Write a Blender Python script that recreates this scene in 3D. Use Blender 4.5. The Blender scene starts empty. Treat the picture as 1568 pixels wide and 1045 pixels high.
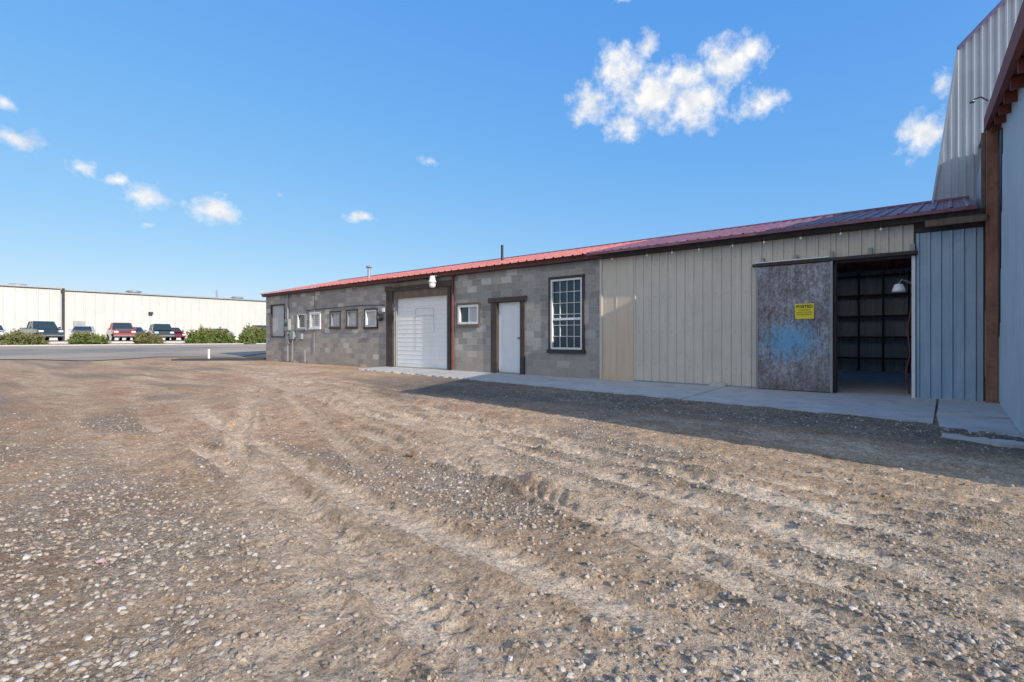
import bpy, math, random
import numpy as np
from mathutils import Vector, Matrix
random.seed(7); rng=np.random.default_rng(7)
S=bpy.context.scene
S.view_settings.view_transform='Standard'; S.view_settings.look='None'; S.view_settings.exposure=0
COL=S.collection

# ---------------------------------------------------------------- node helpers
def new_mat(name):
    m=bpy.data.materials.new(name); m.use_nodes=True
    nt=m.node_tree; b=nt.nodes['Principled BSDF']
    return m,nt,b
def N(nt,t,**kw):
    n=nt.nodes.new(t)
    for k,v in kw.items(): setattr(n,k,v)
    return n
def L(nt,a,b): nt.links.new(a,b)
def ramp(nt,fac,stops,interp='LINEAR'):
    r=nt.nodes.new('ShaderNodeValToRGB'); r.color_ramp.interpolation=interp
    e=r.color_ramp.elements
    while len(e)<len(stops): e.new(0.5)
    for i,(p,c) in enumerate(stops):
        e[i].position=p; e[i].color=(*c,1) if len(c)==3 else c
    if fac is not None: L(nt,fac,r.inputs[0])
    return r
def mixc(nt,fac,a,b,mode='MIX'):
    m=nt.nodes.new('ShaderNodeMix'); m.data_type='RGBA'; m.blend_type=mode
    for s,v in ((m.inputs[0],fac),(m.inputs[6],a),(m.inputs[7],b)):
        if hasattr(v,'is_linked'): L(nt,v,s)
        elif isinstance(v,(int,float)): s.default_value=v
        else: s.default_value=(*v,1)
    return m.outputs[2]
def math_(nt,op,a,b=None,clamp=False):
    m=nt.nodes.new('ShaderNodeMath'); m.operation=op; m.use_clamp=clamp
    for s,v in ((m.inputs[0],a),(m.inputs[1],b)):
        if v is None: continue
        if hasattr(v,'is_linked'): L(nt,v,s)
        else: s.default_value=v
    return m.outputs[0]
def coords(nt,scale=(1,1,1)):
    tc=nt.nodes.new('ShaderNodeTexCoord'); mp=nt.nodes.new('ShaderNodeMapping')
    mp.inputs['Scale'].default_value=scale
    L(nt,tc.outputs['Object'],mp.inputs[0]); return mp.outputs[0]
def noise(nt,vec,scale,detail=4,rough=.55):
    n=N(nt,'ShaderNodeTexNoise'); n.inputs['Scale'].default_value=scale
    n.inputs['Detail'].default_value=detail; n.inputs['Roughness'].default_value=rough
    L(nt,vec,n.inputs['Vector']); return n.outputs['Fac']
def bump(nt,b,h,strength=.3,dist=.01):
    bp=N(nt,'ShaderNodeBump'); bp.inputs['Strength'].default_value=strength; bp.inputs['Distance'].default_value=dist
    L(nt,h,bp.inputs['Height']); L(nt,bp.outputs[0],b.inputs['Normal'])

def weathered(name,c1,c2,rough=.6,metal=0.0,scale=2.5,streak=True,bmp=.15,dirt=None,dirt_amt=.5):
    m,nt,b=new_mat(name)
    v=coords(nt); n1=noise(nt,v,scale,6,.65)
    vs=coords(nt,(9,9,.6)) if streak else coords(nt,(3,3,3)); n2=noise(nt,vs,1.5,5,.6)
    f=math_(nt,'ADD',math_(nt,'MULTIPLY',n1,.5),math_(nt,'MULTIPLY',n2,.5))
    r=ramp(nt,f,[(.35,c1),(.65,c2)])
    c=r.outputs[0]
    if dirt:
        n3=noise(nt,v,scale*2.3,8,.75)
        c=mixc(nt,math_(nt,'MULTIPLY',ramp(nt,n3,[(.52,(0,0,0)),(.72,(1,1,1))]).outputs[0],dirt_amt),c,dirt)
    L(nt,c,b.inputs['Base Color'])
    b.inputs['Roughness'].default_value=rough; b.inputs['Metallic'].default_value=metal
    bump(nt,b,noise(nt,v,30,4),bmp,.01)
    return m

# ---------------------------------------------------------------- mesh helpers
def mesh_obj(name,verts,faces,mat,parent=None,smooth=False):
    me=bpy.data.meshes.new(name); me.from_pydata([tuple(v) for v in verts],[],faces); me.update()
    o=bpy.data.objects.new(name,me); COL.objects.link(o)
    if mat: me.materials.append(mat)
    if parent: o.parent=parent
    if smooth: me.polygons.foreach_set('use_smooth',[True]*len(me.polygons))
    return o
def empty(name,loc=(0,0,0),rot=0):
    o=bpy.data.objects.new(name,None); COL.objects.link(o); o.location=loc; o.rotation_euler=(0,0,rot)
    o.empty_display_size=.3; return o
BF=[(0,3,2,1),(4,5,6,7),(0,1,5,4),(1,2,6,5),(2,3,7,6),(3,0,4,7)]
def boxv(x0,x1,y0,y1,z0,z1):
    return [(x0,y0,z0),(x1,y0,z0),(x1,y1,z0),(x0,y1,z0),(x0,y0,z1),(x1,y0,z1),(x1,y1,z1),(x0,y1,z1)]
def box(name,x0,x1,y0,y1,z0,z1,mat,parent=None,bev=0):
    o=mesh_obj(name,boxv(x0,x1,y0,y1,z0,z1),BF,mat,parent)
    if bev:
        md=o.modifiers.new('b','BEVEL'); md.width=bev; md.segments=2
    return o
def boxes(name,lst,mat,parent=None):
    V=[];F=[]
    for b in lst:
        k=len(V); V+=boxv(*b); F+=[tuple(i+k for i in f) for f in BF]
    return mesh_obj(name,V,F,mat,parent)
def cyl(name,p0,p1,r,mat,parent=None,n=14,r2=None):
    p0=Vector(p0);p1=Vector(p1); d=(p1-p0).normalized(); a=d.orthogonal().normalized(); c=d.cross(a)
    r2=r if r2 is None else r2
    V=[];F=[]
    for P,R in ((p0,r),(p1,r2)):
        for i in range(n):
            t=2*math.pi*i/n; V.append(P+(a*math.cos(t)+c*math.sin(t))*R)
    for i in range(n): F.append((i,(i+1)%n,n+(i+1)%n,n+i))
    F.append(tuple(reversed(range(n)))); F.append(tuple(range(n,2*n)))
    return mesh_obj(name,V,F,mat,parent)
def lathe(name,c,prof,mat,parent=None,n=20):
    V=[];F=[]
    for (r,z) in prof:
        for i in range(n):
            t=2*math.pi*i/n; V.append((c[0]+r*math.cos(t),c[1]+r*math.sin(t),c[2]+z))
    for k in range(len(prof)-1):
        for i in range(n):
            F.append((k*n+i,k*n+(i+1)%n,(k+1)*n+(i+1)%n,(k+1)*n+i))
    return mesh_obj(name,V,F,mat,parent,True)
def tube(name,pts,r,mat,parent=None):
    cu=bpy.data.curves.new(name,'CURVE'); cu.dimensions='3D'; cu.bevel_depth=r; cu.bevel_resolution=2
    sp=cu.splines.new('POLY'); sp.points.add(len(pts)-1)
    for i,p in enumerate(pts): sp.points[i].co=(*p,1)
    cu.materials.append(mat)
    o=bpy.data.objects.new(name,cu); COL.objects.link(o)
    if parent: o.parent=parent
    return o
def corrugated(name,O,Ld,Nd,Ud,length,hb,ht,mat,parent=None,pitch=.23,depth=.022,ribw=.06,minor=True,breaks=()):
    O=Vector(O);Ld=Vector(Ld);Nd=Vector(Nd);Ud=Vector(Ud)
    hb_=hb if callable(hb) else (lambda s:hb); ht_=ht if callable(ht) else (lambda s:ht)
    pts=[];s=0
    while s<length:
        pts+= [(s,0),(s+ribw*.25,depth),(s+ribw*.75,depth),(s+ribw,0)]
        if minor:
            mid=s+ribw+(pitch-ribw)*.5
            pts+=[(mid-.012,0),(mid,depth*.22),(mid+.012,0)]
        s+=pitch
    pts=[p for p in pts if p[0]<length]+[(length,0)]
    for b_ in breaks: pts.append((b_,0))
    pts.sort()
    V=[];F=[]
    for (s,d) in pts:
        V.append(O+Ld*s+Nd*d+Ud*hb_(s)); V.append(O+Ld*s+Nd*d+Ud*ht_(s))
    for i in range(len(pts)-1): F.append((2*i,2*i+2,2*i+3,2*i+1))
    return mesh_obj(name,V,F,mat,parent)
def wall_open(name,x0,x1,z0,z1,yf,yb,openings,mat,parent):
    xs=sorted({x0,x1,*[o[0] for o in openings],*[o[1] for o in openings]})
    zs=sorted({z0,z1,*[o[2] for o in openings],*[o[3] for o in openings]})
    V=[];F=[]
    def q(*p):
        k=len(V); V.extend(p); F.append((k,k+1,k+2,k+3))
    for i in range(len(xs)-1):
        for j in range(len(zs)-1):
            a,b,c,d=xs[i],xs[i+1],zs[j],zs[j+1]; mx,mz=(a+b)/2,(c+d)/2
            if any(o[0]<mx<o[1] and o[2]<mz<o[3] for o in openings): continue
            q((a,yf,c),(b,yf,c),(b,yf,d),(a,yf,d)); q((b,yb,c),(a,yb,c),(a,yb,d),(b,yb,d))
    for (a,b,c,d) in openings:
        q((a,yf,c),(a,yb,c),(a,yb,d),(a,yf,d)); q((b,yf,c),(b,yf,d),(b,yb,d),(b,yb,c))
        q((a,yf,d),(a,yb,d),(b,yb,d),(b,yf,d)); q((a,yf,c),(b,yf,c),(b,yb,c),(a,yb,c))
    for x in (x0,x1): q((x,yf,z0),(x,yb,z0),(x,yb,z1),(x,yf,z1))
    return mesh_obj(name,V,F,mat,parent)

# ---------------------------------------------------------------- materials
def mat_block():
    m,nt,b=new_mat('concrete_block')
    tc=N(nt,'ShaderNodeTexCoord'); sx=N(nt,'ShaderNodeSeparateXYZ'); L(nt,tc.outputs['Object'],sx.inputs[0])
    cx=N(nt,'ShaderNodeCombineXYZ'); L(nt,sx.outputs[0],cx.inputs[0]); L(nt,sx.outputs[2],cx.inputs[1]); L(nt,sx.outputs[1],cx.inputs[2])
    br=N(nt,'ShaderNodeTexBrick'); br.inputs['Scale'].default_value=1
    br.inputs['Color1'].default_value=(0,0,0,1); br.inputs['Color2'].default_value=(1,1,1,1)
    br.inputs['Mortar'].default_value=(.5,.5,.5,1)
    br.inputs['Mortar Size'].default_value=.008; br.inputs['Mortar Smooth'].default_value=.2
    br.inputs['Brick Width'].default_value=.4; br.inputs['Row Height'].default_value=.2
    L(nt,cx.outputs[0],br.inputs['Vector'])
    v=tc.outputs['Object']
    base=ramp(nt,br.outputs['Color'],[(0,(.28,.27,.26)),(.3,(.345,.33,.31)),(.65,(.39,.37,.345)),(.84,(.43,.395,.35)),(.93,(.50,.475,.44)),(1,(.64,.615,.58))]).outputs[0]
    n1=noise(nt,v,.9,5,.6); n2=noise(nt,v,14,6,.7); n3=noise(nt,v,90,3,.6)
    c=mixc(nt,.75,base,ramp(nt,n1,[(.3,(.80,.80,.81)),(.7,(1.18,1.13,1.07))]).outputs[0],'MULTIPLY')
    c=mixc(nt,.75,c,ramp(nt,n2,[(.3,(.70,.70,.70)),(.7,(1.17,1.17,1.17))]).outputs[0],'MULTIPLY')
    c=mixc(nt,.6,c,ramp(nt,n3,[(.35,(.58,.58,.58)),(.6,(1.2,1.2,1.2))]).outputs[0],'MULTIPLY')
    c=mixc(nt,math_(nt,'MULTIPLY',br.outputs['Fac'],.8),c,(.47,.455,.43))
    mr=N(nt,'ShaderNodeMapRange'); L(nt,sx.outputs[2],mr.inputs[0]); mr.inputs[1].default_value=0; mr.inputs[2].default_value=1.0; mr.inputs[3].default_value=1; mr.inputs[4].default_value=0
    c=mixc(nt,math_(nt,'MULTIPLY',math_(nt,'MULTIPLY',mr.outputs[0],n1),.75),c,(.38,.30,.22))
    L(nt,c,b.inputs['Base Color']); b.inputs['Roughness'].default_value=.95
    h=math_(nt,'SUBTRACT',math_(nt,'ADD',math_(nt,'MULTIPLY',n3,.25),math_(nt,'MULTIPLY',n2,.2)),br.outputs['Fac'])
    bump(nt,b,h,.7,.012); return m
M_block=mat_block()
M_beige=weathered('beige_metal_siding',(.58,.515,.42),(.70,.625,.52),.45,.0,1.2,True,.05,(.45,.36,.26),.3)
m,nt,b=new_mat('tan_flat_panel'); M_tan=m
v=coords(nt); sx=N(nt,'ShaderNodeSeparateXYZ'); L(nt,v,sx.inputs[0]); n1=noise(nt,v,1.6,6,.65); n2=noise(nt,coords(nt,(9,9,.6)),1.5,5,.6)
hgt=math_(nt,'ADD',math_(nt,'MULTIPLY',sx.outputs[2],.33),math_(nt,'MULTIPLY',math_(nt,'SUBTRACT',n1,.5),.9))
c=ramp(nt,hgt,[(.05,(.66,.48,.315)),(.45,(.66,.53,.39)),(.75,(.65,.57,.46))]).outputs[0]
c=mixc(nt,.6,c,ramp(nt,n2,[(.3,(.86,.85,.84)),(.7,(1.08,1.08,1.07))]).outputs[0],'MULTIPLY'); L(nt,c,b.inputs['Base Color']); b.inputs['Roughness'].default_value=.5
M_blue=weathered('blue_metal_siding',(.26,.37,.46),(.38,.48,.56),.4,.1,1.5,True,.05,(.55,.6,.64),.4)
M_blue2=weathered('pale_blue_barn_siding',(.34,.44,.51),(.44,.53,.60),.45,.1,1.5,True,.05,(.35,.4,.45),.3)
M_galv=weathered('galvanised_siding',(.32,.37,.42),(.41,.46,.51),.5,.1,1.3,True,.05,(.30,.33,.36),.3)
M_red=weathered('red_metal_roof',(.38,.10,.085),(.47,.18,.155),.65,0,1.0,False,.05,(.60,.38,.34),.7)
M_maroon=weathered('maroon_metal_roof',(.13,.05,.075),(.22,.09,.12),.45,.1,1.0,False,.05,(.36,.27,.30),.4)
M_fascR=weathered('dark_red_fascia',(.13,.035,.03),(.20,.06,.05),.6)
M_purple=weathered('purple_trim',(.13,.12,.25),(.2,.17,.32),.45)
M_dark=weathered('dark_stained_wood',(.04,.03,.025),(.085,.066,.055),.85,0,4,True,.4)
M_grayw=weathered('weathered_timber',(.10,.075,.055),(.22,.17,.13),.9,0,4,True,.5)
M_postw=weathered('brown_post_wood',(.20,.085,.055),(.38,.20,.13),.85,0,3,True,.5,(.09,.06,.045),.7)
M_rust=weathered('red_brown_beam',(.14,.035,.025),(.24,.07,.05),.8,0,3,True,.4)
M_white=weathered('white_paint',(.74,.74,.73),(.82,.82,.80),.45,0,2,True,.03,(.55,.53,.5),.3)
M_garage=weathered('garage_door_paint',(.76,.76,.75),(.84,.84,.82),.4,0,1.5,True,.03,(.65,.63,.59),.3)
M_black=weathered('black_metal',(.012,.012,.013),(.03,.03,.032),.5)
M_gray=weathered('grey_metal_box',(.25,.26,.26),(.34,.35,.35),.5,.3)
M_board=weathered('window_board',(.42,.42,.42),(.55,.55,.54),.7)
M_int=weathered('interior_tin',(.40,.43,.44),(.52,.54,.55),.5,.1)
M_intw=weathered('interior_girt',(.04,.033,.03),(.08,.065,.055),.9)
M_conc=weathered('concrete_slab',(.45,.425,.39),(.60,.57,.53),.9,0,1.6,False,.4,(.33,.29,.24),.7)
M_yellow=weathered('yellow_sign',(.85,.68,.02),(.88,.72,.03),.5,0,2,False,0)
M_rub=weathered('tyre_rubber',(.015,.015,.015),(.03,.03,.03),.9)
M_farw=weathered('white_warehouse_siding',(.50,.495,.455),(.57,.565,.52),.5,0,.4,True,.02)
M_lampw=weathered('lamp_enamel',(.75,.73,.68),(.82,.8,.76),.3)
M_chrome=weathered('chrome',(.5,.5,.5),(.6,.6,.6),.2,.9)
m,nt,b=new_mat('window_glass'); M_glass=m
b.inputs['Base Color'].default_value=(.03,.05,.055,1); b.inputs['Roughness'].default_value=.05; b.inputs['IOR'].default_value=1.5
v=coords(nt); bump(nt,b,noise(nt,v,2.2,1),.12,.02)
# weathered sliding door with blue overspray
m,nt,b=new_mat('painted_steel_door'); M_sdoor=m
v=coords(nt); n1=noise(nt,v,3,8,.7); n2=noise(nt,coords(nt,(1.3,1,.8)),20,10,.85); n3=noise(nt,v,1.1,4,.6); n4=noise(nt,coords(nt,(8,8,.8)),2.0,5,.7)
f=math_(nt,'ADD',math_(nt,'MULTIPLY',n2,.6),math_(nt,'ADD',math_(nt,'MULTIPLY',n1,.2),math_(nt,'MULTIPLY',n4,.2)))
c=ramp(nt,f,[(.38,(.055,.045,.045)),(.46,(.17,.15,.15)),(.53,(.33,.32,.335)),(.61,(.60,.60,.62))]).outputs[0]
c=mixc(nt,.8,c,ramp(nt,n3,[(.35,(.62,.56,.54)),(.62,(1.2,1.2,1.22))]).outputs[0],'MULTIPLY')
tc=N(nt,'ShaderNodeTexCoord'); vm=N(nt,'ShaderNodeVectorMath',operation='SUBTRACT'); L(nt,tc.outputs['Object'],vm.inputs[0]); vm.inputs[1].default_value=(-2.38,0,.96)
sxd=N(nt,'ShaderNodeSeparateXYZ'); L(nt,tc.outputs['Object'],sxd.inputs[0])
vs=N(nt,'ShaderNodeVectorMath',operation='MULTIPLY'); L(nt,vm.outputs[0],vs.inputs[0]); vs.inputs[1].default_value=(1.35,0,1.7)
ln=N(nt,'ShaderNodeVectorMath',operation='LENGTH'); L(nt,vs.outputs[0],ln.inputs[0])
bl=math_(nt,'ADD',ln.outputs['Value'],math_(nt,'MULTIPLY',math_(nt,'SUBTRACT',f,.5),-5.0))
bl=math_(nt,'ADD',bl,math_(nt,'MULTIPLY',math_(nt,'SUBTRACT',n1,.5),1.4))
mr=N(nt,'ShaderNodeMapRange'); L(nt,sxd.outputs[2],mr.inputs[0]); mr.inputs[1].default_value=0; mr.inputs[2].default_value=.7; mr.inputs[3].default_value=.85; mr.inputs[4].default_value=0
c=mixc(nt,math_(nt,'MULTIPLY',mr.outputs[0],n1),c,(.12,.085,.065))
c=mixc(nt,ramp(nt,bl,[(.1,(.85,.85,.85)),(.8,(0,0,0))]).outputs[0],c,(.14,.42,.66))
L(nt,c,b.inputs['Base Color']); b.inputs['Roughness'].default_value=.75; bump(nt,b,n2,.12,.01)

# ---------------------------------------------------------------- terrain
def h2(ix,iy,seed):
    v=np.sin(ix*127.1+iy*311.7+seed*74.7)*43758.5453
    return v-np.floor(v)
def vn(x,y,seed=0):
    xi=np.floor(x); yi=np.floor(y); fx=x-xi; fy=y-yi
    fx=fx*fx*(3-2*fx); fy=fy*fy*(3-2*fy)
    a=h2(xi,yi,seed);b_=h2(xi+1,yi,seed);c_=h2(xi,yi+1,seed);d=h2(xi+1,yi+1,seed)
    return a+(b_-a)*fx+(c_-a)*fy+(a-b_-c_+d)*fx*fy
def fbm(x,y,seed=0,o=4):
    s=0;a=.5;t=0
    for i in range(o):
        s=s+a*vn(x*2**i+i*17.3,y*2**i-i*9.1,seed+i); t+=a; a*=.5
    return s/t
def sm(x,a,b_):
    t=np.clip((x-a)/(b_-a),0,1); return t*t*(3-2*t)
def base_z(x,y):
    z=np.interp(-x,[-50,25,30,46,66,200],[-.09,-.09,0,.45,.72,.8])
    yard=sm(x,-32,-24)
    return z-yard*.07*sm(-y,2.8,6.5)
def vcoord(x,y): return y+.2*x+.004*x*x+.9*(vn(x*.11,y*.08,3)-.5)
PATHS=[(-9.25,.0,.012,.12),(-9.62,.02,.010,.09),(-7.75,-.10,.006,.12),(-7.5,-.29,-.003,.12),(-8.15,-.30,-.002,.10),(-6.45,-.2,.001,.13),(-6.95,-.13,.008,.10),(-8.75,-.22,.005,.10),(-10.15,-.12,.02,.12),(-5.8,-.07,.004,.12),(-10.9,-.25,.012,.12),(-9.0,-.34,-.004,.10),(-7.1,-.02,.012,.09),(-8.5,-.05,.02,.10),(-6.1,-.25,.0,.10),(-9.9,-.3,.006,.11)]
def paths(x,y):
    m_=np.zeros_like(x+y); h_=np.zeros_like(m_)
    edge=.05*(fbm(x*3.5,y*3.5,33,3)-.5)
    for i,(y0,s,q,w) in enumerate(PATHS):
        wob=.2*(vn(x*.35,np.full_like(x,i*3.1),80+i)-.5)
        d=(y-(y0+s*x+q*x*x+wob))/np.sqrt(1+(s+2*q*x)**2)+edge
        vis=sm(vn(x*.28+i*5.7,np.full_like(x,i*1.3),90+i),.25,.5)*(.45+.55*sm(fbm(x*1.7,y*1.7,35,3),.35,.6))
        k=np.exp(-(d/w)**6)*vis
        ridge=np.exp(-((np.abs(d)-w*1.4)/(w*.3))**2)*vis*(.4+1.2*vn(x*6,y*6,37))
        lug=np.sign(np.sin(2*math.pi*(x+np.abs(d)*1.1*(1 if i%2 else -1))/(.12 if i%3 else .17)))*np.clip(np.abs(d)/w*1.6,0,1)
        m_=np.maximum(m_,k); h_+= -k*.024+ridge*.025+k*lug*.007
    return m_,h_
def masks(x,y):
    v=vcoord(x,y); pm,_=paths(x,y)
    tr=sm(fbm(x*.12+7,v*1.5,11,4),.46,.62)*(.4+.6*sm(fbm(x*1.3,v*2.5,13,3),.4,.6))
    track=np.clip(tr*.55+pm*.8,0,1)
    g=sm(fbm(x*.35,v*.9,21,4),.52,.72)*.7
    g=np.maximum(g,sm(fbm(x*1.6,y*1.6,27,3),.60,.78)*.6)
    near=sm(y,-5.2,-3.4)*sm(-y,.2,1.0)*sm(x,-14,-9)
    cor=sm(x,-2.0,.6)*sm(-y,5.0,7.5)*.95
    bl=sm(-x,1.5,3.6)*sm(-y,9.4,10.3)*.8
    n_=fbm(x*1.1,y*1.1,29,3)
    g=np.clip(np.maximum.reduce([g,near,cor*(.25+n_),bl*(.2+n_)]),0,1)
    g=g*(1-.8*pm)
    return track*(1-.6*g),g
def height(x,y):
    yard=sm(x,-30,-24)*sm(x,-60,-24)*sm(-y,1.6,3.4)*sm(-x,-12,-7)
    v=vcoord(x,y); tr,g=masks(x,y); pm,ph=paths(x,y)
    r=(fbm(x*.2,v*2.1,41,3)-.5)*.095
    f1=fbm(x*5,y*6,61,3); rid=1-np.abs(2*fbm(x*8,y*8,63,3)-1)
    cl=(f1-.5)*.034*(.5+.7*g)*(1-.6*pm)+((rid-.7)*.016+(fbm(x*17,y*17,71,2)-.5)*.022)*(1-.6*pm)
    return base_z(x,y)+yard*(r+ph+cl)
def axis(dense0,dense1,step,lo,hi):
    a=list(np.arange(dense0,dense1,step)); s=step; p=dense0
    L_=[]
    while p>lo:
        s=min(s*1.12,40); p-=s; L_.append(p)
    s=step; p=a[-1]; R=[]
    while p<hi:
        s=min(s*1.12,40); p+=s; R.append(p)
    return np.array(L_[::-1]+a+R)
ax=axis(-8,2.4,.023,-1200,1200); ay=axis(-10.7,-4.6,.021,-1200,1200)
X,Y=np.meshgrid(ax,ay); Z=height(X,Y)
under=((X>-25.1)&(X<12)&(Y>.1)&(Y<13)); Z=np.where(under,-.16,Z)
nx,ny=len(ax),len(ay)
V=np.stack([X.ravel(),Y.ravel(),Z.ravel()],1)
idx=np.arange(nx*ny).reshape(ny,nx)
F=np.stack([idx[:-1,:-1].ravel(),idx[:-1,1:].ravel(),idx[1:,1:].ravel(),idx[1:,:-1].ravel()],1)
def fast_mesh(name,V,F,mat,smooth=True,attrs=None):
    me=bpy.data.meshes.new(name); k=F.shape[1]
    me.vertices.add(len(V)); me.vertices.foreach_set('co',V.astype(np.float32).ravel())
    me.loops.add(F.size); me.loops.foreach_set('vertex_index',F.astype(np.int32).ravel())
    me.polygons.add(len(F)); me.polygons.foreach_set('loop_start',np.arange(0,F.size,k,dtype=np.int32))
    me.polygons.foreach_set('use_smooth',np.full(len(F),smooth))
    me.update(calc_edges=True)
    for n_,a in (attrs or {}).items():
        at=me.attributes.new(n_,'FLOAT','POINT'); at.data.foreach_set('value',a.astype(np.float32).ravel())
    me.materials.append(mat)
    o=bpy.data.objects.new(name,me); COL.objects.link(o); return o
m,nt,b=new_mat('dirt_and_gravel'); M_ground=m
v=coords(nt)
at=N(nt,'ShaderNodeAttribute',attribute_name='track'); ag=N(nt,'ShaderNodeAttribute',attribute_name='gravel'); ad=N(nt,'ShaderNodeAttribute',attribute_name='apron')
sx=N(nt,'ShaderNodeSeparateXYZ'); L(nt,v,sx.inputs[0])
nb=noise(nt,v,.35,4,.6); nm=noise(nt,v,3.5,6,.7); nf=noise(nt,v,28,6,.75); nx_=noise(nt,v,75,4,.8)
leftf=N(nt,'ShaderNodeMapRange'); L(nt,sx.outputs[0],leftf.inputs[0]); leftf.inputs[1].default_value=-7; leftf.inputs[2].default_value=1.5
warm=mixc(nt,leftf.outputs[0],(.57,.365,.225),(.53,.395,.265))
warm2=mixc(nt,leftf.outputs[0],(.80,.585,.40),(.87,.72,.545))
c=mixc(nt,ramp(nt,nb,[(.38,(0,0,0)),(.62,(1,1,1))]).outputs[0],warm,mixc(nt,.3,warm,warm2))
c=mixc(nt,at.outputs['Fac'],c,warm2)
vo=N(nt,'ShaderNodeTexVoronoi'); vo.inputs['Scale'].default_value=55; L(nt,v,vo.inputs['Vector'])
vo2=N(nt,'ShaderNodeTexVoronoi'); vo2.inputs['Scale'].default_value=110; L(nt,v,vo2.inputs['Vector'])
sc=N(nt,'ShaderNodeSeparateColor'); L(nt,vo.outputs['Color'],sc.inputs[0])
sc2=N(nt,'ShaderNodeSeparateColor'); L(nt,vo2.outputs['Color'],sc2.inputs[0])
peb=ramp(nt,sc.outputs[0],[(0,(.16,.13,.105)),(.5,(.30,.245,.195)),(.85,(.44,.38,.315)),(1,(.62,.57,.50))]).outputs[0]
peb2=ramp(nt,sc2.outputs[0],[(0,(.18,.14,.105)),(.6,(.35,.275,.205)),(1,(.60,.52,.42))]).outputs[0]
gm=math_(nt,'ADD',ag.outputs['Fac'],math_(nt,'MULTIPLY',math_(nt,'SUBTRACT',nm,.5),1.3))
gmask=ramp(nt,gm,[(.32,(0,0,0)),(.7,(1,1,1))]).outputs[0]
pe=mixc(nt,.5,peb,peb2)
c=mixc(nt,math_(nt,'MULTIPLY',gmask,.7),c,pe)
c=mixc(nt,math_(nt,'MULTIPLY',ad.outputs['Fac'],.6),c,(.185,.16,.14))  # dark gravel, tinted further to deepen the cast shadow here
sp=math_(nt,'MULTIPLY',ramp(nt,sc2.outputs[1],[(.78,(0,0,0)),(.82,(1,1,1))]).outputs[0],.5)
c=mixc(nt,sp,c,peb2)
c=mixc(nt,.9,c,ramp(nt,nm,[(.3,(.62,.57,.53)),(.66,(1.14,1.14,1.13))]).outputs[0],'MULTIPLY')
c=mixc(nt,.9,c,ramp(nt,nf,[(.32,(.52,.48,.45)),(.5,(.98,.98,.98)),(.68,(1.22,1.22,1.22))]).outputs[0],'MULTIPLY')
c=mixc(nt,.65,c,ramp(nt,nx_,[(.36,(.45,.42,.39)),(.52,(1.05,1.05,1.05))]).outputs[0],'MULTIPLY')
L(nt,c,b.inputs['Base Color']); b.inputs['Roughness'].default_value=1; b.inputs['Specular IOR Level'].default_value=.05
hh=math_(nt,'ADD',math_(nt,'MULTIPLY',nf,1.0),math_(nt,'MULTIPLY',math_(nt,'SUBTRACT',1.0,vo.outputs['Distance']),math_(nt,'MULTIPLY',gmask,.6)))
hh=math_(nt,'ADD',hh,math_(nt,'ADD',math_(nt,'MULTIPLY',nm,1.0),math_(nt,'MULTIPLY',nx_,.35)))
bump(nt,b,hh,1.0,.020)
tr,g=masks(X,Y)
far=sm(-X,24,34); tr=tr*(1-far*.5)+far*.15; g=g*(1-far)+far*.6
gravel_shade=sm(Y,-5.6,-3.9)*sm(X,-13,-8)*(.4+.6*sm(fbm(X*.8,Y*1.4,51,3),.35,.6))  # mask of the shadowed gravel strip; shade painted into the ground colour
fast_mesh('ground',V,F,M_ground,True,{'track':tr,'gravel':g,'apron':gravel_shade})

phi=(1+5**.5)/2
ico=np.array([(-1,phi,0),(1,phi,0),(-1,-phi,0),(1,-phi,0),(0,-1,phi),(0,1,phi),(0,-1,-phi),(0,1,-phi),(phi,0,-1),(phi,0,1),(-phi,0,-1),(-phi,0,1)])/math.hypot(1,phi)
icf=np.array([(0,11,5),(0,5,1),(0,1,7),(0,7,10),(0,10,11),(1,5,9),(5,11,4),(11,10,2),(10,7,6),(7,1,8),(3,9,4),(3,4,2),(3,2,6),(3,6,8),(3,8,9),(4,9,5),(2,4,11),(6,2,10),(8,6,7),(9,8,1)])
def stones(name,n,rmin,rmax,smin,smax,mat):
    n0=n
    r=rmin*(rmax/rmin)**rng.random(n0); th=rng.uniform(math.radians(-4),math.radians(98),n0)
    x=-r*np.sin(th)+0; y=-11.3+r*np.cos(th)
    xx=x+rng.normal(0,.1,n0)
    tr_,g_=masks(xx,y); keep=(rng.random(n0)<(.06+.75*g_**1.4)*(1-.6*tr_))&(y<-2.4)&(xx<.5+20*(y<-5.8))
    xx=xx[keep]; y=y[keep]; k=len(xx)
    s=(smin+(smax-smin)*rng.random(k)**3.2)
    sc_=np.stack([s*rng.uniform(.8,1.3,k),s*rng.uniform(.7,1.1,k),s*rng.uniform(.45,.8,k)],1)
    P=ico[None]*(1+rng.uniform(-.22,.22,(k,12,1)))
    P=P*sc_[:,None,:]
    t1=rng.uniform(0,6.28,k); t2=rng.normal(0,.35,k)
    c_,s_=np.cos(t2)[:,None],np.sin(t2)[:,None]
    Pz=P[:,:,2]*c_+P[:,:,0]*s_; Px=P[:,:,0]*c_-P[:,:,2]*s_
    c_,s_=np.cos(t1)[:,None],np.sin(t1)[:,None]
    Qx=Px*c_-P[:,:,1]*s_; Qy=Px*s_+P[:,:,1]*c_
    z=height(xx,y)+sc_[:,2]*.1
    Vv=np.stack([Qx+xx[:,None],Qy+y[:,None],Pz+z[:,None]],2).reshape(-1,3)
    Ff=(icf[None]+12*np.arange(k)[:,None,None]).reshape(-1,3)
    tone=np.repeat(rng.random(k),12)
    return fast_mesh(name,Vv,Ff,mat,False,{'tone':tone})
m,nt,b=new_mat('stone'); a_=N(nt,'ShaderNodeAttribute',attribute_name='tone')
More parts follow.
